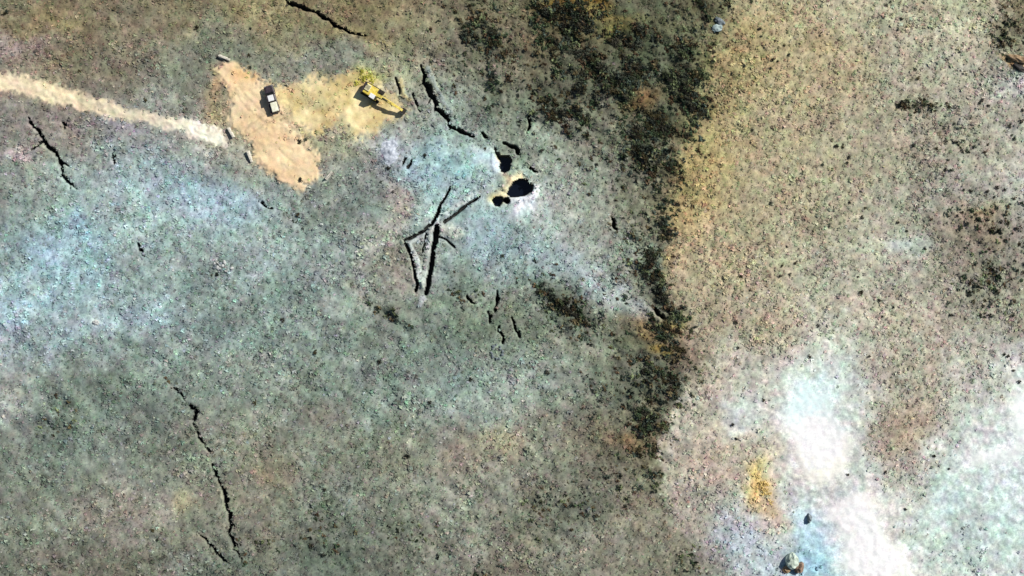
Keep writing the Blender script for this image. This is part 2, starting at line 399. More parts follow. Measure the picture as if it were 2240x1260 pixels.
# rough heath: hummocks
wobx = vnoise(X, Y, 3.0, 31) * 5 + vnoise(X, Y, 1.1, 32) * 4 + vnoise(X, Y, .5, 62) * 6
woby = vnoise(X, Y, 3.0, 33) * 5 + vnoise(X, Y, 1.1, 34) * 4 + vnoise(X, Y, .5, 63) * 6
dt, tt = seg_dist(PX + wobx, PY + woby, TRACK)
halfw = np.interp(tt, [0, .15, .5, .75, .9, 1], [22, 21, 15, 17, 17, 4])
trackm = 1 - smooth(halfw - 8, halfw + 6, dt)
brk = np.clip(0.96 + 0.3 * vnoise(X, Y, 4.5, 35) + .3 * vnoise(X, Y, 1.2, 64), 0, 1)
sd1 = poly_sd(PX + wobx * 1.3 + vnoise(X, Y, 1.9, 76) * 6, PY + woby * 1.3 + vnoise(X, Y, 1.9, 77) * 6, SAND1)
sd2 = poly_sd(PX + wobx * 1.8, PY + woby * 1.8, SAND2)
sand1 = 1 - smooth(-12, 8, sd1)
sand2 = (1 - smooth(-20, 16, sd2)) * np.clip(1.0 + 0.4 * vnoise(X, Y, 2.6, 36), 0, 1)
tcol = np.stack([np.interp(tt, [0, .3, .6, .75, 1], v) for v in zip(*[lin(c) for c in [(230,216,184),(228,212,178),(222,212,188),(252,244,224),(236,230,210)]])], -1)
w = (trackm * brk)[..., None]; COL = COL * (1 - w) + tcol * w
s1 = np.clip(0.5 + 0.5 * vnoise(X * .8 + Y * .6, Y * .8 - X * .6, 3.2, 37) + .25 * vnoise(X, Y, 1.3, 38), 0, 1)[..., None]
c1 = lin((230,210,172)) * s1 + lin((214,186,146)) * (1 - s1)
gold = np.exp(-((PX - 545) / 40) ** 2 - ((PY - 165) / 18) ** 2)[..., None] * .5
c1 = c1 * (1 - gold) + lin((200,152,66)) * gold
w = sand1[..., None] * .95; COL = COL * (1 - w) + c1 * w
s2 = np.clip(0.5 + 0.6 * vnoise(X, Y, 4.0, 39) + .4 * vnoise(X, Y, 1.6, 40), 0, 1)[..., None]
c2 = lin((236,218,168)) * s2 + lin((196,176,122)) * (1 - s2)
w = sand2[..., None] * .95; COL = COL * (1 - w) + c2 * w
bare = np.clip(np.maximum(trackm, np.maximum(sand1, sand2 * .8)), 0, 1)
lum = COL @ np.array([.2126, .7152, .0722])
snow = smooth(0.62, 0.80, lum) * (PX > 1450) * (PY > 620) + smooth(.7, .9, lum) * 0
BAND = scrub_density(PX, PY)
BANDR = np.clip(BAND, 0, 1) * .9 + .62 * np.clip(vnoise(X, Y, 24, 30) + .55, 0, 1) * (PX < 1480) * np.clip(.55 + .45 * smooth(560, 760, PY), 0, 1)
rough = np.clip(1 - 0.8 * bare - 0.85 * snow, 0.1, 1) * (1 - far)
Z += rough * ((vnoise(X, Y, 1.9, 24) * 0.10 + vnoise(X, Y, 0.9, 25) * 0.085 + vnoise(X, Y, .5, 26) * 0.045) * (1 + 2.2 * np.clip(BAND, 0, 1)) + BANDR * (vnoise(X * .8 - Y * .6, (Y * .8 + X * .6) * 1.9, 4.2, 28) * .55 + vnoise(X, Y, 2.3, 29) * .3))
Z += sand1 * 0.35 + bare * (0.14 * vnoise(X, Y, 2.2, 78) + 0.09 * vnoise(X, Y, 0.9, 27) + .04 * vnoise(X, Y, .5, 65))
MARKS = [[(430,282),(500,300),(545,285),(585,262),(600,250)],[(545,285),(600,330),(650,375),(672,392)],[(600,250),(640,225),(700,222),(760,215),(792,206)],[(520,200),(548,235),(585,262)]]
for pts in MARKS:
    d, t = seg_dist(PX + wobx * .35, PY + woby * .35, pts)
    rut = np.exp(-((d - 8.5) / 2.2) ** 2) * np.clip(.55 + .9 * vnoise(X, Y, 3.0, 69), 0, 1) * bare
    Z -= .10 * rut
    COL = COL * (1 - .16 * rut)[..., None]
for off in (-9, 9):                                     # wheel ruts in the track
    Z -= 0.045 * trackm * np.exp(-((dt - 8) / 2.6) ** 2)
    COL = COL * (1 - .055 * trackm * np.exp(-((dt - 8) / 2.6) ** 2))[..., None]
Z += snow * (0.12 + .09 * vnoise(X * .8 + Y * .6, (Y * .8 - X * .6) * 2.6, 4.2, 74) + .08 * vnoise(X, Y, 1.0, 75))
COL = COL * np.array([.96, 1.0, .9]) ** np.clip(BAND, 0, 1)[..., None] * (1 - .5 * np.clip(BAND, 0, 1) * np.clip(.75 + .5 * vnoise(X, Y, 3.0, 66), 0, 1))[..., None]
veg = vnoise(X * .82 + Y * .57, (Y * .82 - X * .57) * 1.6, 9.0, 67) * .6 + vnoise(X * .82 + Y * .57, (Y * .82 - X * .57) * 1.6, 3.6, 68) * .5 + vnoise(X, Y, 1.7, 70) * .35
vegm = np.clip(rough, 0, 1) * np.where(PX > np.interp(PY, BY, BX), .45, 1)
COL = COL * np.exp(veg * .30 * vegm)[..., None]
# fine patchy litter: every square decimetre differs a little
grain = (vnoise(X, Y, .62, 41) * .6 + vnoise(X * .8 - Y * .6, (Y * .8 + X * .6) * 1.7, 1.5, 42) * .55)
COL = COL * np.exp(grain * 0.36 * np.clip(rough, .3, 1))[..., None]
tint = np.stack([vnoise(X, Y, 1.3, 43), vnoise(X, Y, 1.3, 44), vnoise(X, Y, 1.3, 45)], -1) * .7 + np.stack([vnoise(X, Y, 4.3, 46), vnoise(X, Y, 4.3, 47), vnoise(X, Y, 4.3, 48)], -1) * .3
tint[..., 2] *= .45
tint -= tint.mean(-1, keepdims=True)
COL = COL * np.exp(tint * 0.10 * np.clip(rough, .25, 1)[..., None])

for pts, hw, c, h in BANK:
    d, _ = seg_dist(PX + wobx * .5, PY + woby * .5, pts)
    m = 1 - smooth(hw * .4, hw * 1.25, d)
    Z += m * h
    w = (m * .7)[..., None]
    COL = COL * (1 - w) + lin(c) * np.exp(grain * .25)[..., None] * w

region = np.zeros((NY, NX), np.int16)
region[trackm > .5] = 1
region[(sand1 > .5) | (sand2 > .5)] = 2
region[snow > .6] = 3
CARVE = np.zeros((NY, NX))
rid = 10
DUG = []
jx = vnoise(X, Y, 1.6, 51) * 3.2 + vnoise(X, Y, .6, 52) * 1.6
jy = vnoise(X, Y, 1.6, 53) * 3.2 + vnoise(X, Y, .6, 54) * 1.6
jw = vnoise(X, Y, 1.3, 55)
def carve(pts, w0, w1, depth, wob, wv):
    global rid
    d, t = seg_dist(PX + jx * wob, PY + jy * wob, pts)
    hw = (w0 + (w1 - w0) * t) / 2 * (1 + wv * jw) - .1
    if wv > .2: hw = hw * np.clip(.45 + 5 * np.minimum(t, 1 - t), 0, 1)
    m = np.clip((hw - d) / 3.2 + .45, 0, 1) * depth
    ln = sum(math.hypot(pts[i + 1][0] - pts[i][0], pts[i + 1][1] - pts[i][1]) for i in range(len(pts) - 1))
    if wv > .2 and ln > 60:
        for _ in range(int(ln / 32)):
            i = random.randrange(len(pts) - 1)
            a = math.atan2(pts[i + 1][1] - pts[i][1], pts[i + 1][0] - pts[i][0]) + random.choice((-1, 1)) * random.uniform(.4, 1.1)
            l_ = random.uniform(8, 20)
            p0 = pts[i + 1]; p1 = (p0[0] + math.cos(a) * l_ * .5 + random.uniform(-2, 2), p0[1] + math.sin(a) * l_ * .5)
            p2 = (p0[0] + math.cos(a + .3) * l_, p0[1] + math.sin(a + .3) * l_)
            d2, t2 = seg_dist(PX + jx, PY + jy, [p0, p1, p2])
            h2 = 2.3 * (1 - .75 * t2) * (1 + .4 * jw)
            m = np.maximum(m, np.clip((h2 - d2) / 3.0 + .4, 0, 1) * depth * .7)
            region[d2 < h2] = rid
    np.maximum(CARVE, m, out=CARVE)
    region[d < hw + .5] = rid
    rid += 1
for n, pts, w0, w1, dep, lab in TRENCH:
    DUG.append((rid, 'trench', lab, 'trench', 'dug trenches'))
    carve(pts, w0 * .85 - .8, w1 * .85 - .8, dep * .95, .5, .16)
for pts, w0, w1, lab in FISS:
    DUG.append((rid, 'ground_fissure', lab, 'fissure', 'fissures in the heath'))
    carve(pts, w0, w1, 2.2, 1.2, .5)
PITINFO = []
for poly, tail, lab in PITS:
    DUG.append((rid, 'pit', lab, 'pit', 'flooded pits'))
    PITINFO.append(rid)
    s = poly_sd(PX + jx * .6, PY + jy * .6, poly)
    if tail:
        d, t = seg_dist(PX + jx * .5, PY + jy * .5, tail)
        m = np.clip((3.2 + 3 * t - d) / 4 + .3, 0, 1) * (.5 + 2.0 * t)
        np.maximum(CARVE, m, out=CARVE)
        region[d < 3 + 3 * t] = rid
    m = np.clip((1.0 - s) / 5.0 + .2, 0, 1) * 3.6
    np.maximum(CARVE, m, out=CARVE)
    region[s < 1.2] = rid
    rid += 1
Z -= CARVE

def hz(x, y):
    i = np.clip(np.searchsorted(ax, x) - 1, 0, NX - 2); j = np.clip(np.searchsorted(ay, y) - 1, 0, NY - 2)
    u = (x - ax[i]) / (ax[i + 1] - ax[i]); v = (y - ay[j]) / (ay[j + 1] - ay[j])
    return (Z[j, i] * (1 - u) + Z[j, i + 1] * u) * (1 - v) + (Z[j + 1, i] * (1 - u) + Z[j + 1, i + 1] * u) * v

V = np.stack([X, Y, Z], -1).reshape(-1, 3)
CF = np.clip(COL, 0.004, 0.80).reshape(-1, 3)
idx = np.arange(NX * NY).reshape(NY, NX)
F = np.stack([idx[:-1, :-1], idx[:-1, 1:], idx[1:, 1:], idx[1:, :-1]], -1).reshape(-1, 4)
FR = np.maximum.reduce([region[:-1, :-1], region[:-1, 1:], region[1:, 1:], region[1:, :-1]]).reshape(-1)
FRm = region[:-1, :-1].reshape(-1)
FR = FRm
def sub(name, r, mat, smooth_shade=True):
    f = F[FR == r]
    u, inv = np.unique(f.ravel(), return_inverse=True)
    return link_mesh(name, np_mesh(name, V[u], inv.reshape(-1, 4), CF[u], smooth_shade), None, mat)
tag(sub('ground', 0, M_ground), kind='structure')
tag(sub('dirt_track', 1, M_sand), kind='structure')
tag(sub('sand_clearing', 2, M_sand), kind='structure')
tag(sub('snow_patch', 3, M_snow), kind='structure')
M_water, _t, _b = base_mat('dark_water', 0.06, 0, 0.5)
_b.inputs['Base Color'].default_value = (0.004, 0.006, 0.012, 1)
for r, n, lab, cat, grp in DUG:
    o = tag(sub(n, r, M_recess), lab, cat, grp)
    if r in PITINFO:
        poly = PITS[PITINFO.index(r)][0]
        c = np.mean(poly, 0)
        pts = [W(c[0] + (x - c[0]) * 1.04, c[1] + (y - c[1]) * 1.04) for x, y in poly]
        zc = hz(*W(*c)) + 1.1
        wm = np_mesh('water', [(x, y, zc) for x, y in pts], [list(range(len(pts)))][::-1])
        wo = link_mesh('water', wm, o, M_water)

# ------------------------------------------------------------------ low tussocks and cushions of the heath (beyond counting)
def build_tufts():
    N = 150000
    x = rng.uniform(-117, 117, N); y = rng.uniform(-68, 68, N)
    px = x * 10 + 1120; py = 630 - y * 10
    i = np.clip(np.searchsorted(ax, x), 0, NX - 1); j = np.clip(np.searchsorted(ay, y), 0, NY - 1)
    reg = region[j, i]; sn = snow[j, i]; br = bare[j, i]; lm = lum[j, i]
    keep = (reg < 10) & (rng.uniform(0, 1, N) > np.maximum(br * .95, smooth(.36, .60, lm))) & (CARVE[j, i] < .05)
    x, y, i, j = x[keep], y[keep], i[keep], j[keep]
    n = len(x)
    z = Z[j, i]
    c = COL[j, i]
    K = 6
    size = (.11 + .42 * rng.uniform(0, 1, n) ** 3.2) * (1 + .35 * vnoise(x, y, 7, 61))
    hgt = size * rng.uniform(.35, .95, n)
    a0 = rng.uniform(0, 2 * np.pi, n)
    Vt = np.zeros((n, K * 3, 3)); 
    lean = 0.10
    for k in range(K):
        a = a0 + k * 2 * np.pi / K + rng.normal(0, .25, n)
        ln = size * rng.uniform(.7, 1.35, n)
        wd = size * rng.uniform(.28, .5, n)
        dx, dy = np.cos(a), np.sin(a)
        b0 = -.12 * size
        h0 = hgt * rng.uniform(.5, 1.0, n); h1 = hgt * rng.uniform(-.1, .75, n)
        Vt[:, k*3, 0] = x + dx * b0 - dy * wd * .5; Vt[:, k*3, 1] = y + dy * b0 + dx * wd * .5; Vt[:, k*3, 2] = z + h0 * .35
        Vt[:, k*3+1, 0] = x + dx * ln * .3 + dy * wd; Vt[:, k*3+1, 1] = y + dy * ln * .3 - dx * wd; Vt[:, k*3+1, 2] = z + h0
        Vt[:, k*3+2, 0] = x + dx * ln + lean * size; Vt[:, k*3+2, 1] = y + dy * ln - lean * size; Vt[:, k*3+2, 2] = z + h1
    lumr = np.exp((1 - .5 * smooth(.25, .5, lum[j, i])) * np.clip(rng.normal(0.03, .33, n), -1.3, .45))
    ch = rng.normal(0, .08, (n, 3)) * np.array([1, 1, .6]); ch -= ch.mean(1, keepdims=True)
    cc = np.clip(c * lumr[:, None] * np.exp(ch), .006, .85)
    Cc = np.repeat(cc[:, None, :], K * 3, 1) * np.exp(rng.normal(0, .12, (n, K * 3, 1)))
    Ft = np.arange(n * K * 3).reshape(-1, 3)
    me = np_mesh('heath_tussocks', Vt.reshape(-1, 3), Ft, np.clip(Cc.reshape(-1, 3), 0, .9))
    o = link_mesh('heath_tussocks', me, None, M_tuft)
    tag(o, 'low mixed heath tussocks of green, mauve and straw colour', 'heath plants', kind='stuff')
build_tufts()

# ------------------------------------------------------------------ shrubs
def leaf_cloud(n, seed, rx=1.0, ry=1.0, h=.9, leaf=.17):
    g = np.random.default_rng(seed)
    nc = 9
    cen = np.c_[g.uniform(-.62, .62, nc) * rx, g.uniform(-.62, .62, nc) * ry, g.uniform(.28, .72, nc) * h]
    k = g.integers(0, nc, n)
    d = g.normal(0, 1, (n, 3)); d /= np.linalg.norm(d, axis=1, keepdims=True)
    P = cen[k] + d * (g.uniform(.16, .42, n) ** 1.0)[:, None] * np.array([1, 1, .8])
    P[:, 2] = np.clip(P[:, 2], .06, None)
    u = g.normal(0, 1, (n, 3)); u /= np.linalg.norm(u, axis=1, keepdims=True)
    v = np.cross(u, g.normal(0, 1, (n, 3))); v /= np.linalg.norm(v, axis=1, keepdims=True)
    s = leaf * g.uniform(.6, 1.4, n)[:, None]
    Q = np.stack([P - u * s, P - v * s * .55, P + u * s, P + v * s * .55], 1)
    return Q

def shrub_meshes(name, mats, count, n, leaf, seed):
    out = []
    for q in range(count):
        Q = leaf_cloud(n, seed + q, leaf=leaf)
        me = np_mesh(name, Q.reshape(-1, 3), np.arange(len(Q) * 4).reshape(-1, 4))
        me.materials.append(mats[q % len(mats)])
        out.append(me)
    return out

def stem_mesh(name, seed):
    g = random.Random(seed)
    bm = bmesh.new()
    for k in range(5):
        a = k * 1.257 + g.uniform(-.4, .4)
        p0 = Vector((math.cos(a) * .06, math.sin(a) * .06, -.12))
        p1 = Vector((math.cos(a) * g.uniform(.3, .6), math.sin(a) * g.uniform(.3, .6), g.uniform(.4, .7)))
        d = (p1 - p0).normalized(); s = d.orthogonal().normalized(); t = d.cross(s)
        r0, r1 = .045, .012
        A = [bm.verts.new(p0 + (s * math.cos(b) + t * math.sin(b)) * r0) for b in (0, 2.1, 4.2)]
        B = [bm.verts.new(p1 + (s * math.cos(b) + t * math.sin(b)) * r1) for b in (0, 2.1, 4.2)]
        for i in range(3):
            bm.faces.new((A[i], A[(i + 1) % 3], B[(i + 1) % 3], B[i]))
    me = bpy.data.meshes.new(name); bm.to_mesh(me); bm.free()
    return me

def leaf_mat(name, c1, c2):
    m, t, b = base_mat(name, .7, 0, .25)
    oi = t.nodes.new('ShaderNodeObjectInfo')
    geo = t.nodes.new('ShaderNodeNewGeometry')
    nz = t.nodes.new('ShaderNodeTexNoise'); nz.inputs['Scale'].default_value = 2.3; nz.inputs['Detail'].default_value = 3
    t.links.new(geo.outputs['Position'], nz.inputs['Vector'])
    ad = t.nodes.new('ShaderNodeMath'); ad.operation = 'MULTIPLY_ADD'; ad.inputs[1].default_value = .45
    t.links.new(oi.outputs['Random'], ad.inputs[0]); t.links.new(nz.outputs['Fac'], ad.inputs[2])
    rp = t.nodes.new('ShaderNodeValToRGB')
    rp.color_ramp.elements[0].position = .45; rp.color_ramp.elements[1].position = .95
    rp.color_ramp.elements[0].color = (*c1, 1); rp.color_ramp.elements[1].color = (*c2, 1)
    t.links.new(ad.outputs[0], rp.inputs['Fac']); t.links.new(rp.outputs['Color'], b.inputs['Base Color'])
    return m

ML = [leaf_mat('dark_green_leaf', (.014, .024, .012), (.070, .100, .045)),
      leaf_mat('olive_leaf', (.020, .018, .009), (.100, .085, .036)),
      leaf_mat('grey_green_leaf', (.018, .024, .018), (.080, .095, .066)),
      leaf_mat('blackish_leaf', (.014, .014, .010), (.055, .052, .036))]
M_bark = mottled('bark', (.03, .024, .018), (.09, .07, .05), 9)
CROWN = shrub_meshes('crown', ML, 8, 130, .15, 100)
CROWN_S = shrub_meshes('crown', [ML[3], ML[1], ML[2], ML[3]], 4, 90, .24, 200)
STEM = stem_mesh('stem', 5); STEM.materials.append(M_bark)

def add_shrub(name, x, y, sc, rz, crown, label, cat, group, kind=None, z=None):
    o = empty(name, (x, y, hz(x, y) if z is None else z), rz, sc)
    link_mesh('crown', crown, o)
    link_mesh('stem', STEM, o)
    tag(o, label, cat, group)
    return o

NS = 90000
sx = rng.uniform(-113, 113, NS); sy = rng.uniform(-64, 64, NS)
spx, spy = sx * 10 + 1120, 630 - sy * 10
dens = scrub_density(spx, spy) * np.clip(1.0 + 1.0 * vnoise(sx * .8 - sy * .6, (sy * .8 + sx * .6) * 1.8, 5.0, 71) + .6 * vnoise(sx, sy, 1.8, 72), 0, 1.5)
ii = np.clip(np.searchsorted(ax, sx), 0, NX - 1); jj = np.clip(np.searchsorted(ay, sy), 0, NY - 1)
ok = (rng.uniform(0, 1, NS) < np.clip(dens, 0, 1.25) * dens.clip(.45, 1) * .84) & (region[jj, ii] < 10) & (dens > .1)
sx, sy, dens = sx[ok], sy[ok], dens[ok]
ssz = (.26 + .62 * rng.uniform(0, 1, len(sx)) ** 1.6) * (.6 + .6 * np.clip(dens, 0, 1))
order = np.argsort(-ssz)
TINT = {'dark_green_leaf': 'dark green', 'olive_leaf': 'olive brown', 'grey_green_leaf': 'grey green', 'blackish_leaf': 'blackish brown'}
def tint_of(me):
    return TINT[me.materials[0].name]
def scrub_place(x, y):
    px, py = x * 10 + 1120, 630 - y * 10
    b = float(np.interp(py, BY, BX))
    if py < 430 and px > 1150 and px < b + 60:
        return 'at the dry grass edge of the big scrub thicket' if px > b - 60 else 'inside the big scrub thicket above the pits'
    if py < 430 and 950 < px <= 1150:
        return 'at the thinning side of the big scrub thicket'
    if math.hypot(px - 1235, py - 660) < 75:
        return 'in the elongated thicket below the pale streak'
    if abs(px - b) < 130:
        return 'in the scrub strip along the dry grass boundary'
    if px > b:
        return 'in loose scrub out on the dry grass'
    return 'in thin scrub within the grey green heath'
G_SCRUB = 'dark shrubs of the dense scrub belt'
for k in order[:300]:
    s = ssz[k]
    add_shrub('scrub_shrub', sx[k], sy[k], (s * random.uniform(1.1, 1.6), s * random.uniform(.7, .95), s * random.uniform(.8, 1.15)),
              R(-38) + random.gauss(0, .5), (cr := CROWN[random.randrange(8)]), '%s leafy shrub %s' % (tint_of(cr), scrub_place(sx[k], sy[k])), 'shrub', G_SCRUB)
rest = order[300:]
def build_scrub_mass():
    VV, CC = [], []
    protos = [leaf_cloud(36, 300 + q, leaf=.33) for q in range(10)]
    pal = np.array([(.026, .042, .022), (.050, .034, .020), (.034, .046, .036), (.014, .018, .014), (.060, .050, .026), (.07, .085, .042)])
    for k in rest:
        P = protos[random.randrange(10)]
        s = ssz[k]; a = R(-38) + random.gauss(0, .5)
        sc = np.array([s * random.uniform(1.0, 1.5), s * random.uniform(.7, 1), s * random.uniform(.7, 1.1)])
        Q = P * sc
        ca, sa = math.cos(a), math.sin(a)
        Q = np.stack([Q[..., 0] * ca - Q[..., 1] * sa + sx[k], Q[..., 0] * sa + Q[..., 1] * ca + sy[k], Q[..., 2] + hz(sx[k], sy[k])], -1)
        VV.append(Q.reshape(-1, 3))
        c = pal[random.randrange(6)] * random.uniform(.6, 3.2)
        CC.append(np.repeat(c[None] * np.exp(rng.normal(0, .25, (len(P), 1))), 4, 0))
    VV = np.concatenate(VV); CC = np.concatenate(CC)
    o = link_mesh('scrub_thicket', np_mesh('scrub_thicket', VV, np.arange(len(VV)).reshape(-1, 4), CC), None, M_tuft)
    tag(o, 'dense mass of small dark twiggy scrub between the larger shrubs', 'scrub', kind='stuff')
build_scrub_mass()

# scattered small shrubs over the dry pale grass
A4 = [(520,20),(540,5),(590,80),(570,130),(510,75),(650,300),(660,340),(690,435),(710,470),(650,490),(745,450),(790,450),(800,465),(735,480),(930,450),(970,460),(890,515),(775,560),(820,540),(890,420),(940,440),(1070,590),(1080,605),(1110,530),(1115,480),(1060,550),(905,640),(965,630),(740,650),(790,700),(775,745),(800,745),(640,635),(855,830),(890,835),(960,835),(1035,830),(1075,870),(990,860),(1000,820),(360,885),(570,975),(690,1090),(610,1010),(395,1210),(85,1080),(60,1165),(120,1150),(50,1210),(95,1200),(890,950),(950,920),(1000,910),(960,960),(920,1000),(870,980),(1050,980),(1020,970),(1090,1000),(1100,1070),(990,1100),(1080,1140),(1000,1190),(930,1060),(1040,1050),(1070,1020),(850,930),(830,945),(790,945),(415,950),(430,910),(330,640),(350,710),(240,720),(360,690),(20,260),(40,270),(70,200),(10,300),(90,240),(30,180),(300,640),(10,890),(1085,95),(1100,130),(1080,170),(1060,190),(1115,70),(1095,340),(930,300)]
A8 = [(410,20),(490,55),(550,85),(785,70),(800,120),(500,125),(880,30),(900,15),(930,115),(970,120),(950,110),(1070,120),(1060,70),(1010,20),(440,300),(610,295),(1035,290),(1050,300),(1075,360),(1100,410),(900,60),(975,70),(940,80),(600,705),(725,735),(790,790),(600,965),(220,165),(180,300),(345,815),(510,805),(175,1000)]
A3 = [(970,40),(1080,130),(1090,160),(855,460),(830,500),(845,690),(860,680),(1015,290),(1000,1210),(1000,400),(1050,570),(880,230)]
A7 = [(1040,10),(980,150),(990,260),(1100,490),(800,510),(965,600),(985,660)]
DOTS = [(1680 + a / 2, b / 2) for a, b in A4] + [(1680 + a / 2, 630 + b / 2) for a, b in A8] + [(1120 + a / 2, b / 2) for a, b in A3] + [(1120 + a / 2, 630 + b / 2) for a, b in A7]
for px, py in DOTS:
    x, y = W(px, py)
    s = random.uniform(.3, .56)
    add_shrub('low_shrub', x, y, (s * random.uniform(.9, 1.3), s * random.uniform(.8, 1.1), s), random.uniform(0, 6.28), (cr := CROWN_S[random.randrange(4)]),
              'small round %s shrub %s' % (tint_of(cr), 'on the snowy pale ground' if py > 830 else 'among other dots of scrub near the dark hollow' if px > 2080 else 'scattered on the pale dry grass'), 'shrub', 'small shrubs on the dry grass')
HEATH = [(15,25),(10,30),(175,155),(545,120),(547,147),(319,220),(852,368),(548,62),(430,60),(1185,330),(1100,560),(1062,325),(930,340),(690,770),(830,790),(1197,815),(1030,830),(940,880),(335,1160),(345,1180),(60,1180),(710,1070),(560,880),(620,700),(1175,640),(860,420),(660,395),(655,310),(668,305)]
for px, py in HEATH:
    x, y = W(px, py)
    s = random.uniform(.36, .62)
    add_shrub('low_shrub', x, y, (s * 1.1, s, s), random.uniform(0, 6.28), (cr := CROWN_S[random.randrange(4)]),
              'small %s shrub standing alone %s' % (tint_of(cr), 'in brown heath above the track' if py < 240 else 'in the grey green heath'), 'shrub', 'lone shrubs in the heath')

# golden and lime bushes
MG = leaf_mat('golden_leaf', (.58, .42, .13), (.84, .68, .32))
MLM = leaf_mat('lime_leaf', (.28, .28, .03), (.60, .58, .10))
CG = shrub_meshes('crown', [MG], 3, 150, .16, 400)
CLM = shrub_meshes('crown', [MLM], 2, 130, .15, 450)
for px, py, s in [(1668,1062,1.3),(1655,1042,.9),(1676,1080,1.1),(1652,1066,.7),(1684,1098,.7)]:
    x, y = W(px, py)
    add_shrub('golden_shrub', x, y, (s * 1.1, s, s * .6), random.uniform(0, 6), CG[random.randrange(3)], 'golden yellow shrub clustered beside the white snow patch', 'shrub', 'golden shrubs')
for px, py, s in [(796,170,1.2),(782,182,.9),(808,166,.8),(790,158,.8),(815,176,.9)]:
    x, y = W(px, py)
    add_shrub('lime_shrub', x, y, (s, s, s * .6), random.uniform(0, 6), CLM[random.randrange(2)], 'lime green shrub growing behind the yellow excavator', 'shrub', 'lime shrubs')

# ------------------------------------------------------------------ rocks and heaps
def rock_mesh(name, seed, sx_, sy_, sz_, sub_=3, amp=.5, mat=None):
    bm = bmesh.new()
    bmesh.ops.create_icosphere(bm, subdivisions=sub_, radius=1)
    g = np.random.default_rng(seed)
    dirs = g.normal(0, 1, (11, 3)); dirs /= np.linalg.norm(dirs, axis=1, keepdims=True)
    cut = g.uniform(.62, .95, 11)
    for v in bm.verts:
        p = np.array(v.co)
        for d, c in zip(dirs, cut):
            k = p @ d
            if k > c: p = p - d * (k - c) * .85
        n = float(vnoise(p[0] * 3 + seed, p[1] * 3 + p[2] * 2.1, 1.0, 81)) * amp * .4 + float(vnoise(p[0] * 8 + seed, p[1] * 8 + p[2] * 5, 1.0, 82)) * amp * .15
        p = p * (1 + n)
        v.co = Vector((p[0] * sx_, p[1] * sy_, p[2] * sz_))
    me = bpy.data.meshes.new(name); bm.to_mesh(me); bm.free()
    if mat: me.materials.append(mat)
    return me
M_pale = mottled('pale_stone', (.34, .36, .36), (.62, .63, .60), 1.4, .9, bump=.4)
M_mint = mottled('lichen_stone', (.30, .36, .30), (.62, .72, .62), 1.0, .9, bump=.4)
M_brown = mottled('brown_stone', (.10, .065, .045), (.34, .23, .17), 1.2, .9, bump=.4)
M_grey = mottled('grey_stone', (.07, .09, .10), (.24, .28, .30), 1.3, .9, bump=.4)
M_ochre = mottled('ochre_stone', (.14, .09, .05), (.42, .30, .18), 1.2, .9, bump=.4)
def rock(name, px, py, dims, mat, label, seed, sink=.3, rz=0, group=None):
    x, y = W(px, py)
    o = link_mesh(name, rock_mesh(name, seed, *dims, mat=mat))
    o.location = (x, y, hz(x, y) + dims[2] * (1 - sink) - dims[2] * .35)
    o.rotation_euler = (0, 0, rz)
    tag(o, label, 'rock', group)
    return o
rock('boulder', 1731, 1226, (1.7, 1.9, 1.5), M_mint, 'pale lichen covered boulder leaning on a brown rock by icy blue ground', 1)
rock('boulder', 1747, 1240, (1.0, 1.5, 1.3), M_brown, 'pinkish brown rock tight against the pale lichen covered boulder', 2, rz=-.5)
rock('boulder', 1720, 1246, (1.0, .9, .7), M_ochre, 'low ochre rock at the foot of the pale lichen covered boulder', 3)
rock('boulder', 1567, 64, (1.2, 1.0, .8), mottled('blue_stone', (.2, .26, .26), (.4, .5, .48), 1.0, .9, bump=.4), 'pale mint boulder at the upper end of the dark scrub edge', 4)
rock('boulder', 1572, 47, (1.4, .9, .8), M_grey, 'dark slate rock just behind the pale mint boulder', 5, rz=-.6)
rock('boulder', 1769, 1133, (.5, 1.1, .9), M_grey, 'slim dark grey rock standing in icy blue ground', 6)
rock('boulder', 2226, 128, (2.2, .9, .9), M_ochre, 'ochre rock ledge above a dark hollow at the dry grass edge', 7, rz=-.4)
rock('boulder', 2228, 146, (1.8, .8, .5), mottled('black_stone', (.01, .01, .011), (.04, .034, .03), 2, .6), 'blackish rock right below the ochre ledge', 8, rz=-.5)  # near-black stone colour, darker than the ledge above
rock('boulder', 210, 705, (.75, .65, .4), M_pale, 'lone whitish stone in pale blue heath', 9)
rock('boulder', 912, 480, (.35, .3, .25), M_grey, 'small grey stone beside the trench elbow', 10)
for k in range(14):
    a = random.uniform(0, 6.28); r_ = random.uniform(0, 1) ** .6
    rock('rubble_stone', 488 + math.cos(a) * 26 * r_, 586 + math.sin(a) * 17 * r_, (random.uniform(.35, .6), random.uniform(.3, .5), random.uniform(.25, .4)),
         M_pale if k % 3 else M_grey, 'stone of the loose rubble scatter in the heath', 20 + k, rz=random.uniform(0, 3), group='loose rubble scatter')
for k in range(12):
    a = k * 6.28 / 12
    rock('ring_stone', 1086 + math.cos(a) * 12 + random.uniform(-3, 3), 770 + math.sin(a) * 14 + random.uniform(-3, 3), (random.uniform(.3, .45), random.uniform(.25, .4), .3), M_grey,
         'grey stone of the small stone ring in the heath', 50 + k, rz=random.uniform(0, 3), group='small stone ring')

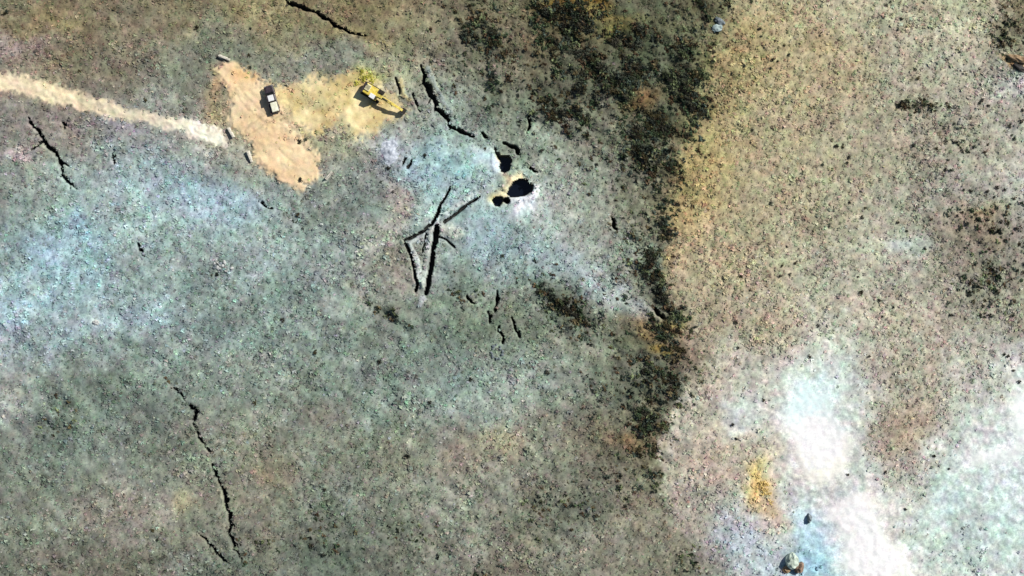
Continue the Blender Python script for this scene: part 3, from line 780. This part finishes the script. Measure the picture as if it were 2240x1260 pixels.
def heap(px, py, rx, ry, h, mat, label, seed, name='spoil_heap'):
    x0, y0 = W(px, py)
    n, m = 48, 22
    Vh, Fh = [], []
    for i in range(m + 1):
        for j in range(n):
            a = j * 2 * math.pi / n; f = i / m
            rr = f * (1 + .22 * float(vnoise(math.cos(a) * 1.3 + seed, math.sin(a) * 1.3, 1, 91)))
            x = x0 + math.cos(a) * rx * rr; y = y0 + math.sin(a) * ry * rr
            zz = h * (1 - f) ** .8 * (1 + .6 * float(vnoise(x, y, 1.1, 92))) + (.16 * float(vnoise(x, y, .55, 93)) if i < m - 1 else 0)
            if i == m: zz = -.25
            Vh.append((x, y, hz(x, y) + zz))
    for i in range(m):
        for j in range(n):
            Fh.append((i * n + j, i * n + (j + 1) % n, (i + 1) * n + (j + 1) % n, (i + 1) * n + j))
    o = link_mesh(name, np_mesh(name, Vh, Fh), None, mat)
    tag(o, label, 'heap')
M_rub = mottled('crushed_stone', (.26, .30, .36), (.60, .64, .70), 2.2, .95, lo=.3, hi=.7, bump=.6)
heap(853, 330, 2.1, 3.0, .55, M_rub, 'low pale lilac heap of crushed stone beside two short slots', 3)

# ------------------------------------------------------------------ built things
def bm_box(bm, c, s, rot=None, taper=None):
    M = Matrix.Translation(c)
    if rot is not None: M = M @ rot
    vs_ = []
    for zz in (-.5, .5):
        t = taper if (taper and zz > 0) else (1, 1)
        for xx, yy in ((-.5, -.5), (.5, -.5), (.5, .5), (-.5, .5)):
            vs_.append(bm.verts.new(M @ Vector((xx * s[0] * t[0], yy * s[1] * t[1], zz * s[2]))))
    for f in ((3, 2, 1, 0), (4, 5, 6, 7), (0, 1, 5, 4), (1, 2, 6, 5), (2, 3, 7, 6), (3, 0, 4, 7)):
        bm.faces.new([vs_[i] for i in f])

def bm_cyl(bm, p0, p1, r0, r1=None, n=16):
    r1 = r0 if r1 is None else r1
    p0, p1 = Vector(p0), Vector(p1)
    d = (p1 - p0).normalized(); s = d.orthogonal().normalized(); t = d.cross(s)
    A = [bm.verts.new(p0 + (s * math.cos(2 * math.pi * i / n) + t * math.sin(2 * math.pi * i / n)) * r0) for i in range(n)]
    B = [bm.verts.new(p1 + (s * math.cos(2 * math.pi * i / n) + t * math.sin(2 * math.pi * i / n)) * r1) for i in range(n)]
    for i in range(n):
        bm.faces.new((A[i], A[(i + 1) % n], B[(i + 1) % n], B[i]))
    bm.faces.new(A[::-1]); bm.faces.new(B)

def bm_prism(bm, prof, y0, y1):
    """profile in (x,z), extruded along y"""
    A = [bm.verts.new((x, y0, z)) for x, z in prof]
    B = [bm.verts.new((x, y1, z)) for x, z in prof]
    n = len(prof)
    for i in range(n):
        bm.faces.new((A[i], A[(i + 1) % n], B[(i + 1) % n], B[i]))
    bm.faces.new(A[::-1]); bm.faces.new(B)

def part(name, fn, mat, parent, bevel=.03, label=None):
    bm = bmesh.new(); fn(bm)
    bmesh.ops.recalc_face_normals(bm, faces=bm.faces)
    me = bpy.data.meshes.new(name); bm.to_mesh(me); bm.free()
    o = link_mesh(name, me, parent, mat)
    if bevel:
        b = o.modifiers.new('bevel', 'BEVEL'); b.width = bevel; b.segments = 2; b.limit_method = 'ANGLE'
    if label: o['label'] = label
    return o

M_yel = mottled('machine_yellow', (.55, .42, .05), (.80, .66, .16), 2.2, .45, spec=.5)
M_yel2 = mottled('faded_yellow', (.62, .58, .30), (.82, .78, .50), 2.5, .5, spec=.4)
M_rubber = mottled('track_steel', (.008, .008, .008), (.04, .032, .024), 5, .7)
M_white = mottled('white_paint', (.66, .67, .66), (.82, .83, .82), 2, .4, spec=.5)
M_cream = mottled('cream_cover', (.62, .62, .46), (.80, .80, .66), 2, .8)
M_dark = mottled('dark_paint', (.018, .014, .018), (.06, .045, .055), 2, .4, spec=.5)
M_glass, _t, _b = base_mat('dark_glass', .08, 0, .5); _b.inputs['Base Color'].default_value = (.008, .010, .012, 1)
M_steel = mottled('worn_steel', (.10, .10, .10), (.45, .43, .40), 6, .45, metallic=.7)
M_lamp, _t, _b = base_mat('lamp_glass', .15, 0, .5); _b.inputs['Base Color'].default_value = (.75, .75, .70, 1)
M_red, _t, _b = base_mat('red_lens', .2, 0, .5); _b.inputs['Base Color'].default_value = (.35, .02, .02, 1)
M_conc = mottled('concrete', (.45, .43, .36), (.66, .63, .54), 2.5, .9, bump=.3)

def excavator():
    x, y = W(815, 203)
    o = empty('excavator', (x, y, hz(x, y) + .02), R(-31))
    tag(o, 'yellow tracked excavator with its boom stretched out over the sand', 'excavator')
    for s in (-1, 1):
        t = part('track', lambda b: bm_prism(b, [(-2.3, .35), (-2.0, .05), (2.0, .05), (2.3, .35), (2.3, .6), (2.0, .9), (-2.0, .9), (-2.3, .6)], s * 1.15 - .33, s * 1.15 + .33), M_rubber, o, .05)
        for k in range(14):
            xx = -1.95 + k * .3
            part('track_plate', lambda b: bm_box(b, (xx, s * 1.15, .92), (.2, .72, .06)), M_rubber, t, 0)
        for k in range(5):
            xx = -1.6 + k * .8
            part('roller', lambda b: bm_cyl(b, (xx, s * 1.15 - .36, .42), (xx, s * 1.15 + .36, .42), .25), M_steel, t, 0)
    part('undercarriage', lambda b: bm_box(b, (0, 0, .7), (2.2, 1.7, .5)), M_rubber, o)
    part('turntable', lambda b: bm_cyl(b, (0, 0, .9), (0, 0, 1.12), .75, n=24), M_rubber, o, 0)
    part('house', lambda b: bm_box(b, (-.35, .12, 1.62), (3.0, 2.35, 1.0), taper=(.96, .95)), M_yel, o, .06)
    part('counterweight', lambda b: bm_prism(b, [(-2.3, 1.15), (-1.85, 1.1), (-1.85, 2.1), (-2.15, 2.1), (-2.35, 1.8)], -1.2, 1.3), M_dark, o, .06)
    h = part('engine_hood', lambda b: bm_box(b, (-1.15, .35, 2.26), (1.25, 1.5, .28), taper=(.9, .92)), M_yel2, o, .05)
    for k in range(5):
        part('vent_slat', lambda b: bm_box(b, (-1.55 + k * .2, .35, 2.415), (.09, 1.0, .05)), M_dark, h, 0)
    part('exhaust', lambda b: bm_cyl(b, (-1.6, .9, 2.2), (-1.6, .9, 2.75), .08), M_dark, o, 0)
    c = part('cab', lambda b: bm_prism(b, [(.1, 1.2), (1.6, 1.2), (1.6, 1.9), (1.25, 2.85), (.1, 2.85)], -1.3, -.35), M_yel, o, .04)
    part('roof', lambda b: bm_box(b, (.68, -.825, 2.9), (1.25, .98, .09)), M_white, c, .03)
    part('windscreen', lambda b: bm_box(b, (1.44, -.825, 2.38), (.04, .8, .92), Matrix.Rotation(R(-20.2), 4, 'Y')), M_glass, c, 0)
    part('side_window', lambda b: bm_box(b, (.68, -1.31, 2.3), (.85, .03, .8)), M_glass, c, 0)
    part('tool_box', lambda b: bm_box(b, (.75, .85, 1.5), (1.1, .7, .7)), M_dark, o, .04)
    bo = part('boom', lambda b: bm_prism(b, [(.7, 1.45), (1.1, 1.35), (2.6, 2.35), (5.3, 1.75), (5.35, 2.05), (2.6, 2.85), (.7, 1.9)], -.32, .32), M_yel, o, .03)
    part('boom_cylinder', lambda b: (bm_cyl(b, (1.5, .36, 1.2), (2.3, .36, 1.75), .11), bm_cyl(b, (2.3, .36, 1.75), (2.9, .36, 2.4), .06)), M_dark, o, 0)
    part('boom_cylinder', lambda b: (bm_cyl(b, (1.5, -.36, 1.2), (2.3, -.36, 1.75), .11), bm_cyl(b, (2.3, -.36, 1.75), (2.9, -.36, 2.4), .06)), M_dark, o, 0)
    part('stick_cylinder', lambda b: (bm_cyl(b, (2.8, 0, 2.95), (4.2, 0, 2.7), .11), bm_cyl(b, (4.2, 0, 2.7), (5.1, 0, 2.5), .06)), M_dark, bo, 0)
    part('stick', lambda b: bm_prism(b, [(4.95, 2.55), (5.3, 2.6), (7.8, 1.35), (7.6, 1.15), (5.1, 1.75)], -.26, .26), M_yel, o, .03)
    bu = part('bucket', lambda b: bm_prism(b, [(7.5, 1.35), (7.95, 1.4), (8.45, .95), (8.4, .45), (8.0, .15), (7.55, .2), (7.95, .5), (8.1, .85), (7.85, 1.1)], -.62, .62), M_rubber, o, .02)
    for k in range(5):
        part('tooth', lambda b: bm_box(b, (7.46, -.5 + k * .25, .19), (.26, .09, .07)), M_steel, bu, 0)
    for s in (-1, 1):
        part('side_plate', lambda b: bm_prism(b, [(7.55, 1.35), (7.95, 1.4), (8.45, .95), (8.4, .45), (8.0, .15), (7.55, .2)], s * .62 - .02, s * .62 + .02), M_steel, bu, 0)
excavator()

def truck():
    x, y = W(597, 219)
    o = empty('pickup_truck', (x, y, hz(x, y) + .02), R(106), 1.08)
    tag(o, 'dark pickup truck with white cab roof and cream covered bed on the sand clearing', 'truck')
    b_ = part('body', lambda b: bm_prism(b, [(-2.75, .55), (2.6, .5), (2.75, .75), (2.7, 1.05), (1.35, 1.2), (-.6, 1.25), (-2.75, 1.2)], -.96, .96), M_dark, o, .08)
    c = part('cab', lambda b: bm_prism(b, [(-.65, 1.2), (1.35, 1.16), (.75, 1.84), (-.5, 1.86)], -.86, .86), M_dark, o, .06)
    part('roof', lambda b: bm_box(b, (.1, 0, 1.88), (1.2, 1.15, .07)), M_white, c, .03)
    part('windscreen', lambda b: bm_box(b, (1.07, 0, 1.54), (.03, 1.5, .74), Matrix.Rotation(R(-41.4), 4, 'Y')), M_glass, c, 0)
    for s in (-1, 1):
        part('side_window', lambda b: bm_box(b, (.1, s * .865, 1.55), (1.1, .03, .4)), M_glass, c, 0)
        part('mirror', lambda b: bm_box(b, (.95, s * 1.08, 1.3), (.12, .24, .16)), M_dark, o, .03)
        part('headlight', lambda b: bm_box(b, (2.73, s * .7, .86), (.06, .34, .16)), M_lamp, o, .01)
        part('tail_light', lambda b: bm_box(b, (-2.76, s * .85, .95), (.05, .14, .32)), M_red, o, .01)
    part('bed_cover', lambda b: bm_box(b, (-1.72, -.12, 1.42), (2.0, 1.4, .5), taper=(.95, .86)), M_cream, o, .08)
    part('bonnet', lambda b: bm_box(b, (1.98, 0, 1.15), (1.25, 1.6, .09), Matrix.Rotation(R(5), 4, 'Y')), M_dark, o, .03)
    part('bumper', lambda b: bm_box(b, (2.82, 0, .6), (.16, 1.8, .24)), M_steel, o, .04)
    part('bumper', lambda b: bm_box(b, (-2.84, 0, .6), (.14, 1.7, .2)), M_steel, o, .04)
    for xx in (-1.7, 1.75):
        for s in (-1, 1):
            w_ = part('wheel', lambda b: bm_cyl(b, (xx, s * .72, .4), (xx, s * 1.0, .4), .4, n=24), M_rubber, o, .04)
            part('rim', lambda b: bm_cyl(b, (xx, s * .99, .4), (xx, s * 1.02, .4), .22, n=16), M_steel, w_, 0)
truck()

def block(px, py, L, rz, label, wdt=.75, h=.95):
    x, y = W(px, py)
    o = empty('concrete_barrier', (x, y, min(hz(x + dx, y + dy) for dx in (-.6, 0, .6) for dy in (-.6, 0, .6)) - .03), R(rz))
    tag(o, label, 'barrier', 'concrete barriers around the sand clearing')
    w = wdt / 2
    part('barrier_body', lambda b: bm_prism(b, [(-w, 0), (w, 0), (w, .14), (w * .55, .4), (w * .42, h), (-w * .42, h), (-w * .55, .4), (-w, .14)], -L / 2, L / 2), M_conc, o, .03)
    for s in (-1, 1):
        part('lifting_loop', lambda b: bm_cyl(b, (-.1, s * L * .28, h + .03), (.1, s * L * .28, h + .03), .03, n=8), M_steel, o, 0)
block(491, 127, 2.6, 68, 'pale concrete barrier at the pointed upper tip of the sand clearing', .8)
block(506, 291, 2.4, 30, 'pale concrete barrier at the sand edge close to the end of the track', .85)
block(547, 343, 2.6, 22, 'pale concrete barrier on the sand edge midway down the clearing', .9)
block(720, 384, 2.2, -42, 'pale concrete barrier off the blunt lower end of the sand clearing', .7)
